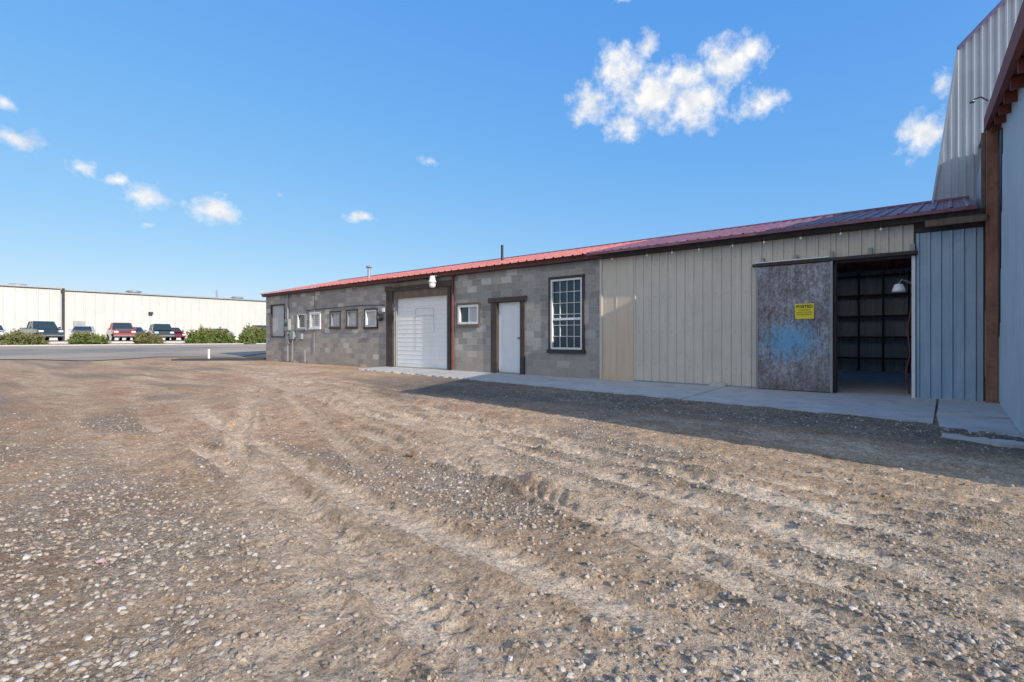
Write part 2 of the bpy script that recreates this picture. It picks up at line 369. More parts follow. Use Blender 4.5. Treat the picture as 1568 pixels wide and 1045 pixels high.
c=ramp(nt,a_.outputs['Fac'],[(0,(.18,.15,.12)),(.4,(.36,.28,.205)),(.8,(.46,.375,.29)),(.96,(.52,.46,.39)),(1,(.65,.61,.56))]).outputs[0]
v=coords(nt); c=mixc(nt,.5,c,ramp(nt,noise(nt,v,120,3),[(.3,(.6,.6,.6)),(.7,(1.3,1.3,1.3))]).outputs[0],'MULTIPLY')
L(nt,c,b.inputs['Base Color']); b.inputs['Roughness'].default_value=.95; M_stone=m
stones('gravel_stones',180000,1.1,11,.003,.018,M_stone)

# ---------------------------------------------------------------- roads
def mat_asphalt(name,c1,c2,c3=None):
    m,nt,b=new_mat(name); v=coords(nt)
    c=ramp(nt,noise(nt,v,.25,6,.65),[(.35,c1),(.65,c2)]).outputs[0]
    if c3: c=mixc(nt,ramp(nt,noise(nt,coords(nt,(.35,.12,1)),.6,6,.7),[(.42,(0,0,0)),(.60,(.9,.9,.9))]).outputs[0],c,c3)
    c=mixc(nt,.7,c,ramp(nt,noise(nt,v,40,4,.7),[(.3,(.6,.6,.6)),(.7,(1.3,1.3,1.3))]).outputs[0],'MULTIPLY')
    L(nt,c,b.inputs['Base Color']); b.inputs['Roughness'].default_value=1; b.inputs['Specular IOR Level'].default_value=.05; return m
M_asph=mat_asphalt('asphalt',(.27,.235,.20),(.37,.32,.27),(.52,.40,.29))
M_park=mat_asphalt('parking_asphalt',(.15,.145,.14),(.20,.19,.18))
def sheet(name,x0,x1,y0,y1,dz,mat,wob=0):
    xs=np.arange(x0,x1+.01,1.0); ys=np.arange(y0,y1+.01,1.5)
    V=[];F=[]
    for j,y in enumerate(ys):
        for i,x in enumerate(xs):
            xx=x+(wob*(vn(np.array(y*.35),np.array(2.),5)-.5)*2 if i==len(xs)-1 else 0)
            V.append((xx,y,float(base_z(np.array(xx),np.array(y)))+dz))
    n=len(xs)
    for j in range(len(ys)-1):
        for i in range(n-1): F.append((j*n+i,j*n+i+1,(j+1)*n+i+1,(j+1)*n+i))
    return mesh_obj(name,V,F,mat)
sheet('asphalt_road',-46,-31,-90,90,.03,M_asph,2.6)
sheet('parking_lot',-74.4,-54,-90,90,.025,M_park)
M_dkp=mat_asphalt('asphalt_patch_dark',(.07,.06,.055),(.11,.10,.09))
box('road_curb',-54,-53.8,-60,60,.4,.72,M_conc,None,.02)
box('road_curb',-47.2,-47.0,-60,60,.2,.54,M_conc,None,.02)
o=mesh_obj('asphalt_berm',[(-28.6,-3.2,-.06),(-27.2,-3.6,-.1),(-24.9,.2,-.1),(-26.2,1.2,-.05),(-28.2,-2.8,.02),(-27.7,-3.0,.02),(-25.5,.2,.02),(-25.9,.7,.02)],
  [(0,1,5,4),(1,2,6,5),(2,3,7,6),(3,0,4,7),(4,5,6,7)],M_dkp)
p=empty('bollard_pipe'); cyl('pipe',(-27,-1.9,-.1),(-27,-1.9,.42),.05,M_white,p); cyl('cap',(-27,-1.9,.42),(-27,-1.9,.46),.062,M_white,p); cyl('collar',(-27,-1.9,-.1),(-27,-1.9,-.02),.09,M_conc,p)

# concrete apron
def slab(name,poly,zt_fn,th,mat,parent=None):
    n=len(poly); V=[(x,y,zt_fn(x,y)) for x,y in poly]+[(x,y,zt_fn(x,y)-th) for x,y in poly]
    F=[tuple(range(n)),tuple(reversed(range(n,2*n)))]+[(i,(i+n),(i+1)%n+n,(i+1)%n) for i in range(n)]
    return mesh_obj(name,V,F,mat,parent)
pav=empty('concrete_apron')
xsj=[-15.6,-12.6,-9.6,-6.6,-3.6,-.14]
def edge_y(x): return -1.15-(x+15.6)*.105
for i in range(len(xsj)-1):
    a,b_=xsj[i]+.012,xsj[i+1]-.012
    front=[]
    for k in range(25):
        x=a+(b_-a)*k/24; front.append((x,edge_y(x)+random.uniform(-.08,.08)))
    slab('slab_%d'%i,front+[(b_,.0),(a,.0)],lambda x,y:-.03+.018*y,.2,M_conc,pav)
def cs(x,y): return -.022+.012*y
slab('ramp_a',[(-.12,-1.9),(.3,-2.0),(.62,-1.95),(1.6,-1.9),(1.6,.2),(-.12,0)],cs,.2,M_conc,pav)
slab('ramp_b',[(-.13,-1.93),(-.05,-3.9),(.4,-4.05),(1.3,-3.95),(1.6,-1.93),(.62,-1.98),(.3,-2.03)],lambda x,y:cs(x,y)-.012,.2,M_conc,pav)

# ---------------------------------------------------------------- shop building
shop=empty('block_and_metal_workshop')
XL,XM,XR=-25.2,-6.64,.45
D=8.2; TOP=2.98
ops=[(-15.09,-12.29,0,2.42),(-10.24,-9.2,0,2.1),(-8.2,-7.2,.70,2.57),(-11.8,-10.91,1.43,2.03)]
smallw=[(-22.08,-21.39,1.42,2.07),(-20.94,-20.19,1.45,2.04),(-19.31,-18.63,1.45,2.04),(-18.1,-17.43,1.44,2.06),(-16.86,-16.15,1.42,2.05)]
ops2=ops+smallw+[(-24.67,-23.3,1.03,2.58)]
wall_open('block_wall_front',XL,XM,-.1,TOP,0,.2,ops2,M_block,shop)
box('block_wall_left',XL,XL+.2,.2,D,-.1,TOP,M_block,shop)
box('back_wall_block',XL+.2,XM,D-.2,D,-.1,TOP,M_block,shop)
V=[(XL+.01,0,TOP),(XL+.01,D,TOP),(XL+.01,4,4.0)]; mesh_obj('gable_left',V,[(0,1,2)],M_beige,shop)
corrugated('tin_back_wall',(-3.6,D,0),(1,0,0),(0,-1,0),(0,0,1),4.1,-.1,3.2,M_int,shop)
corrugated('tin_right_wall_inner',(XR,0.1,0),(0,1,0),(-1,0,0),(0,0,1),D-.1,-.1,3.1,M_int,shop)
box('partition',-3.7,-3.6,.1,D-.21,-.1,3.1,M_int,shop)
gl=[]
for z in (.35,1.0,1.65,2.3,2.9): gl.append((-3.55,XR-.05,D-.16,D-.05,z,z+.05))
for x in np.arange(-3.4,.4,.62): gl.append((x,x+.05,D-.29,D-.165,-.02,3.0))
boxes('interior_framing',gl,M_intw,shop)
gl=[]
for z in (.35,1.0,1.65,2.3): gl.append((XR-.12,XR-.03,.3,D-.3,z,z+.09))
for y in np.arange(.6,D-.4,1.2): gl.append((XR-.24,XR-.125,y,y+.1,-.02,3.0))
boxes('interior_side_framing',gl,M_intw,shop)
box('floor',-3.6,XR,.01,D-.02,-.14,-.028,M_conc,shop)
oz0,oz1=-1.642,-.47
corrugated('siding_main',(-5.75,0,0),(1,0,0),(0,-1,0),(0,0,1),5.75-1.66,-.04,2.97,M_beige,shop,.2,.022)
box('flat_panel',XM+.02,-5.75,-.012,.03,-.04,2.97,M_tan,shop)
boxes('flat_panel_seams',[(-6.22,-6.205,-.02,-.013,-.03,2.96)],M_beige,shop)
corrugated('siding_over_door',(-1.66,0,0),(1,0,0),(0,-1,0),(0,0,1),1.2,2.46,2.97,M_beige,shop,.2,.022)
corrugated('siding_blue',(-.43,0,0),(1,0,0),(0,-1,0),(0,0,1),.86,-.04,2.8,M_blue,shop,.145,.024,.06,False)
box('siding_backing',XM+.02,-1.66,.035,.06,-.05,2.98,M_intw,shop)
box('siding_backing_r',-.45,XR,.005,.04,-.05,2.98,M_intw,shop)
box('siding_backing_t',-1.66,-.45,.005,.04,2.46,2.98,M_intw,shop)
box('corner_trim',XM-.03,XM+.03,-.04,.0,-.05,3.0,M_beige,shop)
box('base_flashing',-5.75,-1.68,-.03,.002,-.05,.0,M_gray,shop)
box('bent_flashing_patch',-3.95,-3.6,-.05,-.034,-.05,.05,M_conc,shop)
sc_l=[]
for z in (.35,1.15,1.95,2.7):
    for x in np.arange(-5.62,-1.75,.2): sc_l.append((x,x+.014,-.012,.0,z,z+.014))
boxes('siding_screws',sc_l,M_gray,shop)
box('opening_jamb',-.485,-.435,-.05,.1,-.04,2.42,M_white,shop)
box('opening_jamb_left',-1.66,-1.60,-.02,.1,-.04,2.42,M_dark,shop)
box('opening_head',-1.66,-.43,-.03,.1,2.40,2.46,M_dark,shop)
box('door_rail',-3.05,-.40,-.14,-.035,2.44,2.50,M_dark,shop,.008)
for i,x in enumerate(np.arange(-2.9,-.4,.6)): box('rail_bracket_%d'%i,x,x+.06,-.10,-.03,2.50,2.62,M_gray,shop)
box('door_white_hood',-3.0,-1.7,-.12,-.04,2.512,2.535,M_white,shop)
sd=empty('sliding_door'); sd.parent=shop
box('door_sheet',-2.972,-1.655,-.12,-.075,-.02,2.43,M_sdoor,sd,.01)
boxes('door_edge_frame',[(-2.98,-2.945,-.13,-.07,-.025,2.435),(-1.685,-1.645,-.13,-.07,-.025,2.435)],M_gray,sd)
boxes('roller_hangers',[(-2.8,-2.74,-.115,-.06,2.435,2.52),(-1.9,-1.84,-.115,-.06,2.435,2.52)],M_black,sd)
sg=empty('posted_sign')
box('plate',-2.27,-1.95,-.131,-.123,1.37,1.66,M_yellow,sg)
def text(name,txt,loc,size,mat,parent,bold=.0):
    cu=bpy.data.curves.new(name,'FONT'); cu.body=txt; cu.size=size; cu.align_x='CENTER'; cu.offset=bold; cu.extrude=.001
    o=bpy.data.objects.new(name,cu); COL.objects.link(o); o.location=loc; o.rotation_euler=(math.pi/2,0,0); cu.materials.append(mat); o.parent=parent
text('lettering','POSTED',(-2.11,-.134,1.58),.078,M_black,sg,.002)
for k,t in enumerate(['NO TRESPASSING','KEEP OUT VIOLATORS','WILL BE PROSECUTED']): text('lettering_small_%d'%k,t,(-2.11,-.134,1.53-.042*k),.026,M_black,sg)
box('fascia_timber',XM,XR-.02,-.2,-.03,2.97,3.07,M_dark,shop,.006)
box('fascia_timber_end',-.3,XR+.02,-.24,-.205,2.86,2.97,M_grayw,shop,.006)
box('fascia_red',XL-.1,XM,-.16,-.0,3.0,3.09,M_fascR,shop,.006)
box('fascia_drip',XL-.12,XM,-.19,-.165,3.07,3.11,M_fascR,shop)
sl=math.hypot(4.25,1.0); u=Vector((0,4.25,1.0)).normalized(); nn=Vector((0,-1.0,4.25)).normalized()
def roofpart(name,x0,x1,mat,pitch=.3):
    return corrugated(name,(x0,-.28,3.105),(1,0,0),nn,u,x1-x0,0,sl,mat,shop,pitch,.03,.07,True)
roofpart('roof_red',XL-.15,-6.9,M_red); roofpart('roof_maroon',-6.9,XR-.1,M_maroon,.23)
u2=Vector((0,-4.25,1.0)).normalized(); n2_=Vector((0,1,4.25)).normalized()
corrugated('roof_back',(XL-.15,8.22,3.105),(1,0,0),n2_,u2,-3.7-XL+.15,0,sl,M_red,shop,.3,.03,.07)
# unseen gap added in rear slope over the metal bay to light its interior
corrugated('roof_back_low',(-3.7,8.22,3.105),(1,0,0),n2_,u2,XR-.1+3.7,0,1.9,M_red,shop,.3,.03,.07)
corrugated('roof_back_high',(-3.7,8.22,3.105),(1,0,0),n2_,u2,XR-.1+3.7,3.1,sl,M_red,shop,.3,.03,.07)
cyl('ridge_cap',(XL-.15,3.97,4.115),(XR-.1,3.97,4.115),.05,M_maroon,shop)
boxes('soffit',[(XL-.1,XR-.05,-.16,-.0,2.985,2.998)],M_dark,shop)
boxes('eave_edge_maroon',[(-6.9,XR-.1,-.31,-.285,3.055,3.115)],M_maroon,shop)
boxes('bay_posts',[(-15.5,-15.12,-.06,-.002,-.02,2.75),(-12.26,-12.12,-.05,-.002,-.02,2.75)],M_dark,shop)
box('bay_lintel',-15.55,-12.05,-.09,-.003,2.66,2.86,M_dark,shop,.01)
box('bay_lintel_board',-15.1,-12.7,-.11,-.092,2.80,2.92,M_grayw,shop)
box('bay_head_board',-15.1,-12.28,-.03,.06,2.40,2.66,M_grayw,shop)
corrugated('rollup_garage_door',(-15.1,.10,-.03),(0,0,1),(0,-1,0),(1,0,0),2.46,0,2.82,M_garage,shop,.15,.010,.025,False)
boxes('garage_door_guides',[(-15.12,-15.02,.02,.09,-.03,2.42),(-12.37,-12.28,.02,.09,-.03,2.42)],M_gray,shop)
tube('paint_scrawl',[(-14.0,.088,.55),(-14.02,.088,1.98),(-13.95,.088,2.02),(-13.1,.088,2.0),(-13.05,.088,1.2)],.004,M_gray,shop)
tube('paint_scrawl_b',[(-14.05,.088,1.75),(-13.3,.088,1.78),(-13.0,.088,1.70)],.004,M_gray,shop)
tube('downspout',[(-12.0,-.06,3.0),(-12.0,-.06,.02)],.035,M_fascR,shop)
box('man_door',-10.14,-9.27,.05,.10,-.01,2.04,M_white,shop,.004)
boxes('man_door_frame',[(-10.38,-10.15,-.04,.06,-.03,2.05),(-9.26,-9.1,-.04,.06,-.03,2.05)],M_dark,shop)
box('man_door_head',-10.48,-9.02,-.06,.06,2.05,2.19,M_dark,shop,.008)
lathe('door_knob',(-9.36,.02,1.0),[(.0,-.03),(.03,-.02),(.035,0),(.03,.02),(0,.03)],M_gray,shop,12)
box('door_threshold',-10.15,-9.26,-.06,.12,-.035,.0,M_gray,shop)
def window(name,x0,x1,z0,z1,cols,rows,frame,fw=.05,glass=M_glass,y=.02,mun=.018,rail=False):
    w=empty(name); w.parent=shop
    box('glass',x0+.01,x1-.01,y+.03,y+.04,z0+.01,z1-.01,glass,w)
    boxes('frame',[(x0-.01,x0+fw,y-.04,y+.028,z0,z1),(x1-fw,x1+.01,y-.04,y+.028,z0,z1),(x0+fw,x1-fw,y-.04,y+.028,z1-fw,z1),(x0+fw,x1-fw,y-.045,y+.028,z0,z0+fw)],frame,w)
    l=[]
    for i in range(1,cols):
        xx=x0+fw+(x1-x0-2*fw)*i/cols; l.append((xx-mun/2,xx+mun/2,y+.006,y+.028,z0+fw,z1-fw))
    for j in range(1,rows):
        zz=z0+fw+(z1-z0-2*fw)*j/rows; l.append((x0+fw,x1-fw,y+.002,y+.026,zz-mun/2,zz+mun/2))
    if rail: l.append((x0+fw,x1-fw,y-.02,y+.027,(z0+z1)/2-.16,(z0+z1)/2-.10))
    if l: boxes('muntins',l,frame,w)
    return w
window('grid_window',-8.2,-7.2,.70,2.57,4,6,M_white,.05,rail=True,mun=.014)
boxes('grid_window_surround',[(-8.27,-8.2,-.03,-.002,.62,2.62),(-7.2,-7.13,-.03,-.002,.62,2.62),(-8.27,-7.13,-.035,-.002,2.575,2.64),(-8.3,-7.1,-.07,-.002,.60,.69)],M_dark,shop)
window('slider_window',-11.8,-10.91,1.43,2.03,2,1,M_white,.07,mun=.06)
boxes('slider_surround',[(-11.87,-11.81,-.03,-.002,1.38,2.08),(-10.90,-10.84,-.03,-.002,1.38,2.08),(-11.87,-10.84,-.04,-.002,2.04,2.10),(-11.87,-10.84,-.05,-.002,1.35,1.42)],M_grayw,shop)
box('slider_blind',-11.32,-11.0,.028,.045,1.5,1.96,M_board,shop)
for i,(a,b_,c_,d_) in enumerate(smallw):
    window('small_window',a,b_,c_,d_,1,1 if i!=1 else 6,[M_white,M_white,M_gray,M_gray,M_white][i],.05,M_glass if i==0 else M_board)
    boxes('small_window_trim',[(a-.07,a-.012,-.03,-.002,c_-.07,d_+.05),(b_+.012,b_+.07,-.03,-.002,c_-.07,d_+.05),(a-.07,b_+.07,-.035,-.002,d_+.002,d_+.06),(a-.09,b_+.09,-.06,-.002,c_-.08,c_-.002)],[M_gray,M_white,M_dark,M_dark,M_dark][i],shop)
window('boarded_window',-24.67,-23.3,1.03,2.58,1,1,M_dark,.05,M_board)
boxes('meter_boxes',[(-23.05,-22.7,-.14,-.002,1.35,1.85),(-22.6,-22.3,-.12,-.002,.95,1.3),(-23.0,-22.72,-.1,-.002,.75,1.1),(-21.9,-21.6,-.1,-.002,.95,1.2)],M_gray,shop)
tube('conduit_a',[(-22.88,-.06,1.85),(-22.88,-.06,2.98)],.03,M_gray,shop)
tube('conduit_b',[(-22.88,-.06,-.05),(-22.88,-.06,1.35)],.03,M_gray,shop)
tube('conduit_c',[(-22.45,-.05,0),(-22.45,-.05,.95)],.022,M_gray,shop)
lathe('meter_glass',(-22.88,-.17,1.62),[(.0,.09),(.06,.07),(.09,.0),(.06,-.07),(0,-.09)],M_glass,shop,14)
cyl('gas_pipe',(-21.3,-.08,-.05),(-21.3,-.08,.5),.03,M_gray,shop)
tube('cable_run',[(-21.3,-.03,2.2),(-17,-.03,2.25),(-15.6,-.03,2.2)],.012,M_black,shop)
tube('cable_drop',[(-20.6,-.03,2.9),(-20.6,-.03,.4)],.012,M_gray,shop)
cyl('hose_reel',(-15.85,-.03,1.75),(-15.85,-.16,1.75),.13,M_black,shop,18)
cyl('hose_reel_hub',(-15.85,-.16,1.75),(-15.85,-.2,1.75),.05,M_grayw,shop)
box('junction_box',-15.75,-15.6,-.07,-.002,1.95,2.1,M_white,shop)
jl=empty('wall_lamp'); jl.parent=shop
tube('arm',[(-12.56,-.0,2.98),(-12.56,-.3,3.0),(-12.56,-.42,2.97)],.02,M_gray,jl)
lathe('shade',(-12.56,-.42,2.72),[(.0,.27),(.07,.26),(.09,.2),(.10,.12),(.13,.08),(.13,.05),(.10,.06)],M_lampw,jl)
lathe('jar',(-12.56,-.42,2.72),[(.09,.06),(.105,.0),(.10,-.07),(.06,-.11),(0,-.12)],M_lampw,jl)
for i,x in enumerate([-6.2,-5.3,-4.7,-4.1,-3.4,-2.8,-2.15,-1.5,-.9]):
    e=empty('eave_bulb'); e.parent=shop
    cyl('socket',(x,-.235,3.0),(x,-.235,2.93),.018,M_black,e,8)
    lathe('bulb',(x,-.235,2.90),[(.012,.03),(.022,.01),(.02,-.01),(0,-.025)],M_lampw,e,10)
tube('eave_cable',[(-6.5,-.235,3.0)]+[(x,-.235,3.0-.012*((k%2))) for k,x in enumerate(np.arange(-6.2,-.6,.32))],.006,M_black,shop)
cyl('roof_vent_pipe',(-11.9,2.2,3.6),(-11.9,2.2,4.25),.045,M_black,shop)
cyl('roof_vent_pipe_b',(-19.6,2.0,3.5),(-19.6,2.0,4.1),.06,M_gray,shop)
lathe('roof_vent_cap',(-19.6,2.0,4.12),[(.0,.12),(.13,.05),(.13,.0),(.08,0)],M_gray,shop,14)
il=empty('floodlight'); il.parent=shop
tube('arm',[(-.49,.02,1.95),(-.62,-.05,2.02),(-.66,-.1,1.95)],.014,M_gray,il)
lathe('head',(-.66,-.12,1.85),[(.0,.10),(.06,.08),(.09,.0),(.10,-.05),(.0,-.03)],M_lampw,il)
tube('red_hose',[(-.5,.15,1.5),(-.55,.2,1.2),(-.52,.2,.7),(-.58,.25,.4),(-.53,.3,.0)],.014,M_fascR,shop)

# ---------------------------------------------------------------- barn
barn=empty('gambrel_barn')
gx0=-.52
def ztop(s):
    x=gx0+s
    if x<.18: return 7.45+(x-.18)*7.7
    if x<4.4: return 7.45+(x-.18)*1.02
    if x<8.62: return 7.45+(8.62-x)*1.02
    return 7.45-(x-8.62)*7.7
corrugated('gable_wall',(gx0,3.95,0),(1,0,0),(0,-1,0),(0,0,1),9.8,0,lambda s:max(ztop(s),.02),M_galv,barn,.13,.005,.06,False,(.18-gx0,4.4-gx0,8.62-gx0))
def rslab(name,a,b_,y0,y1,th,mat):
    d=Vector((b_[0]-a[0],0,b_[1]-a[1])).normalized(); n=Vector((-d.z,0,d.x))*th
    A=Vector((a[0],0,a[1]));B=Vector((b_[0],0,b_[1]))
    V=[A+Vector((0,y0,0)),B+Vector((0,y0,0)),B+n+Vector((0,y0,0)),A+n+Vector((0,y0,0)),A+Vector((0,y1,0)),B+Vector((0,y1,0)),B+n+Vector((0,y1,0)),A+n+Vector((0,y1,0))]
    return mesh_obj(name,V,[(0,1,2,3),(7,6,5,4),(0,4,5,1),(1,5,6,2),(2,6,7,3),(3,7,4,0)],mat,barn)
rslab('roof_lower_left',(-.52,2.06),(.18,7.45),3.9,13,.04,M_galv)
rslab('roof_upper_left',(.18,7.45),(4.4,11.75),3.85,13,.05,M_purple)
rslab('roof_upper_right',(4.4,11.75),(8.62,7.45),3.85,13,.05,M_purple)
rslab('roof_lower_right',(8.62,7.45),(9.3,2.0),3.9,13,.04,M_galv)
WX=.64
def wz(y): return 4.5+ (y)*(1.0/6.0)
corrugated('wing_side_wall',(WX,-.28,0),(0,-1,0),(-1,0,0),(0,0,1),5.4,-.05,lambda s:wz(-.28-s)-.12,M_blue2,barn,.15,.03,.07,False)
corrugated('wing_front_wall',(WX,-5.68,0),(1,0,0),(0,-1,0),(0,0,1),8,-.1,wz(-5.68)-.12,M_blue2,barn,.2)
box('wing_side_lining',WX+.01,WX+.06,-5.67,3.9,-.1,3.4,M_intw,barn)
box('wing_right_wall',8.6,8.7,-5.6,3.9,-.1,3.4,M_blue2,barn)
def sloped(name,x0,x1,y0,y1,z0,z1,th,mat):
    V=[(x0,y0,z0),(x1,y0,z0),(x1,y1,z1),(x0,y1,z1)]; V+=[(a,b_,c_+th) for a,b_,c_ in V]
    return mesh_obj(name,V,BF,mat,barn)
sloped('wing_roof',.50,9,-5.85,3.9,wz(-5.85),wz(3.9),.07,M_maroon)
sloped('wing_rake_board',.44,.495,-5.85,.05,wz(-5.85)-.16,wz(.05)-.16,.22,M_rust)
sloped('wing_rake_inner',.5,.62,-5.8,-.1,wz(-5.8)-.12,wz(-.1)-.12,.1,M_rust)
for i,y in enumerate(np.arange(-5.4,-.3,.8)): sloped('lookout_%d'%i,.497,.66,y,y+.07,wz(y)-.26,wz(y+.07)-.26,.13,M_rust)
box('corner_post',.455,.60,-.20,-.04,-.05,wz(-.1)-.13,M_postw,barn,.01)
box('corner_post_board',.40,.452,-.16,-.05,2.9,wz(-.1)-.2,M_grayw,barn,.006)
box('corner_gap_shade',.601,.66,-.27,-.05,-.05,4.2,M_black,barn)  # solid black box standing in for shade between post and wall
mesh_obj('corner_shade_wedge',[(.598,-.275,.9),(.598,-.275,4.15),(.598,-.85,4.1),(.66,-.275,.9),(.66,-.275,4.15),(.66,-.85,4.1)],[(0,1,2),(3,5,4),(0,2,5,3),(1,4,5,2),(0,3,4,1)],M_black,barn)  # black wedge over the siding, paints the gap's shade wider
box('wing_upper_fill',.47,.62,.0,3.9,3.3,4.4,M_galv,barn)
tube('bracket_lamp_arm',[(.44,-1.2,4.42),(.36,-1.2,4.50),(.28,-1.22,4.48)],.010,M_black,barn)
lathe('bracket_lamp_head',(.265,-1.22,4.44),[(0,.04),(.02,.035),(.035,0),(.0,.01)],M_gray,barn,14)
tube('post_conduit',[(.61,-.285,.0),(.61,-.285,4.0)],.014,M_gray,barn)

# ---------------------------------------------------------------- distant warehouse
wh=empty('white_warehouse')
corrugated('wall_north',(-75,0,0),(0,1,0),(1,0,0),(0,0,1),70,.5,6.35,M_farw,wh,.9,.03,.2,False)
corrugated('wall_south',(-74.8,-.2,0),(0,-1,0),(1,0,0),(0,0,1),45,.5,6.5,M_farw,wh,.9,.03,.2,False)
box('wall_return',-75,-74.8,-.22,-.18,.5,6.5,M_farw,wh)
def poly_roof(x0,x1,y0,y1,z0,z1,name):
    mesh_obj(name,[(x0,y0,z0),(x0,y1,z0),(x1,y1,z1),(x1,y0,z1)],[(0,1,2,3)],M_farw,wh)
poly_roof(-74.9,-90,0,70,6.36,6.9,'roof_north'); poly_roof(-74.7,-90,-45,-.2,6.52,7.0,'roof_south')
boxes('eave_trim',[(-74.95,-74.7,0.0,70,6.28,6.42),(-74.75,-74.5,-45,-.2,6.42,6.58)],M_gray,wh)
box('downpipe',-74.72,-74.55,-.12,.12,.6,6.5,M_dark,wh)
boxes('man_doors',[(-74.85,-74.75,.9,1.9,.7,2.9)],M_gray,wh)
boxes('wall_lights',[(-74.85,-74.5,8.0,8.4,3.9,4.2),(-74.85,-74.5,24,24.4,4.2,4.5)],M_black,wh)
for i,y in enumerate((-3.2,7.5,20)): lathe('roof_vent_%d'%i,(-79,y,6.5),[(.6,0),(.6,.25),(.9,.35),(.7,.5),(0,.55)],M_gray,wh,14)
cyl('roof_mast',(-78,-9.5,6.6),(-78,-9.5,8.0),.12,M_black,wh)
cyl('roof_mast_b',(-77,16.5,6.4),(-77,16.5,7.6),.1,M_gray,wh)

# ---------------------------------------------------------------- cars
def paint(name,c):
    m,nt,b=new_mat(name); v=coords(nt); r=ramp(nt,noise(nt,v,6,3),[(.3,tuple(x*.9 for x in c)),(.7,c)]); L(nt,r.outputs[0],b.inputs['Base Color'])
    b.inputs['Roughness'].default_value=.25; b.inputs['Coat Weight'].default_value=.6; return m
def loft(name,secs,mat,parent):
    V=[];F=[]
    for (x,zb,zt,w,wt) in secs:
        zm=zb+(zt-zb)*.55
        V+=[(x,-w*.92,zb),(x,-w,zm),(x,-wt,zt-.04),(x,-wt*.85,zt),(x,wt*.85,zt),(x,wt,zt-.04),(x,w,zm),(x,w*.92,zb)]
    for i in range(len(secs)-1):
        for k in range(8): F.append((i*8+k,i*8+(k+1)%8,(i+1)*8+(k+1)%8,(i+1)*8+k))
    F.append(tuple(range(8))); n=len(secs)-1; F.append(tuple(reversed(range(n*8,n*8+8))))
    return mesh_obj(name,V,F,mat,parent,False)
def frust(name,xb0,xb1,wb,zb,xt0,xt1,wt,zt,mat,parent):
    return mesh_obj(name,[(xb0,-wb,zb),(xb1,-wb,zb),(xb1,wb,zb),(xb0,wb,zb),(xt0,-wt,zt),(xt1,-wt,zt),(xt1,wt,zt),(xt0,wt,zt)],BF,mat,parent)
def vehicle(name,loc,rot,kind,color,hoodc=None):
    e=empty(name,loc,rot); P=paint(name+'_paint',color); PH=paint(name+'_hood',hoodc) if hoodc else P
    if kind=='sedan': Lh,hz,bz,rz,cab=2.3,.82,.98,1.46,(-1.75,1.05,-1.15,.35); w=.88
    elif kind=='suv': Lh,hz,bz,rz,cab=2.4,1.05,1.12,1.80,(-2.25,1.1,-2.0,.45); w=.95
    else: Lh,hz,bz,rz,cab=2.75,1.10,1.15,1.85,(-.75,1.25,-.6,.65); w=.98
    loft('body',[(-Lh,.45,bz-.1,w*.93,w*.88),(-Lh+.15,.32,bz,w,w*.94),(cab[0],.28,bz,w,w*.95),(cab[1],.28,bz,w,w*.95),(Lh-.35,.3,hz,w,w*.92),(Lh-.06,.38,hz-.1,w*.96,w*.86),(Lh,.45,hz-.22,w*.92,w*.82)],P,e)
    frust('hood',cab[1]+.02,Lh-.3,w*.8,bz-.02,cab[1]+.1,Lh-.42,w*.76,hz+.06,PH,e)
    frust('greenhouse',cab[0],cab[1],w*.9,bz-.02,cab[2],cab[3],w*.74,rz-.05,M_glass,e)
    frust('roof',cab[2]-.05,cab[3]+.05,w*.76,rz-.05,cab[2]+.05,cab[3]-.08,w*.70,rz,P,e)
    for s in (-1,1):
        for (xb,xt) in ((cab[1],cab[3]),(cab[0],cab[2]),((cab[0]+cab[1])/2-.15,(cab[2]+cab[3])/2)):
            tube('pillar',[(xb,s*w*.905,bz-.02),(xt,s*w*.75,rz-.03)],.035,P,e)
        for x in (-Lh+.85,Lh-.9):
            cyl('tyre',(x,s*(w-.2),.34),(x,s*(w+.015),.34),.34,M_rub,e,20); cyl('hub',(x,s*(w+.016),.34),(x,s*(w+.03),.34),.19,M_chrome,e,14)
        box('headlight',Lh-.08,Lh+.02,s*w*.72-.17,s*w*.72+.17,hz-.30,hz-.13,M_lampw,e,.02)
        box('mirror',cab[1]-.25,cab[1]-.1,s*(w+.08)-.09,s*(w+.08)+.09,bz+.02,bz+.17,P,e,.02)
    box('grille',Lh-.05,Lh+.025,-w*.45,w*.45,hz-.34,hz-.12,M_black,e,.01)
    box('bumper',Lh-.1,Lh+.10,-w*.95,w*.95,.40,.56,M_chrome if kind!='sedan' else P,e,.03)
    box('rear_bumper',-Lh-.08,-Lh+.1,-w*.95,w*.95,.42,.58,M_black,e,.03)
    if kind=='pickup':
        frust('bed_cavity',-Lh+.12,cab[0]-.1,w*.8,bz-.05,-Lh+.12,cab[0]-.1,w*.8,bz+.012,M_black,e)
        boxes('bed_rails',[(-Lh,cab[0],-w*.94,-w*.82,bz,bz+.1),(-Lh,cab[0],w*.82,w*.94,bz,bz+.1)],P,e)
    return e
zc=.745
vehicle('parked_pickup_truck',(-66,-2.9,zc),.12,'pickup',(.03,.05,.06))
vehicle('parked_sedan',(-66.5,.3,zc),-.25,'sedan',(.45,.48,.52))
vehicle('parked_pickup_truck',(-66,3.3,zc),-.1,'pickup',(.38,.06,.05),(.62,.58,.57))
vehicle('parked_hatchback_car',(-68.5,4.9,zc),0,'sedan',(.03,.12,.35))
vehicle('parked_suv',(-66,6.9,zc),-.15,'suv',(.04,.06,.065))
vehicle('parked_hatchback_car',(-68,8.4,zc),0,'sedan',(.25,.02,.04))
vehicle('parked_sedan',(-66,-6.3,zc),0,'sedan',(.6,.6,.6))
vehicle('parked_pickup_truck',(-66,17.6,zc),.1,'pickup',(.35,.03,.03))
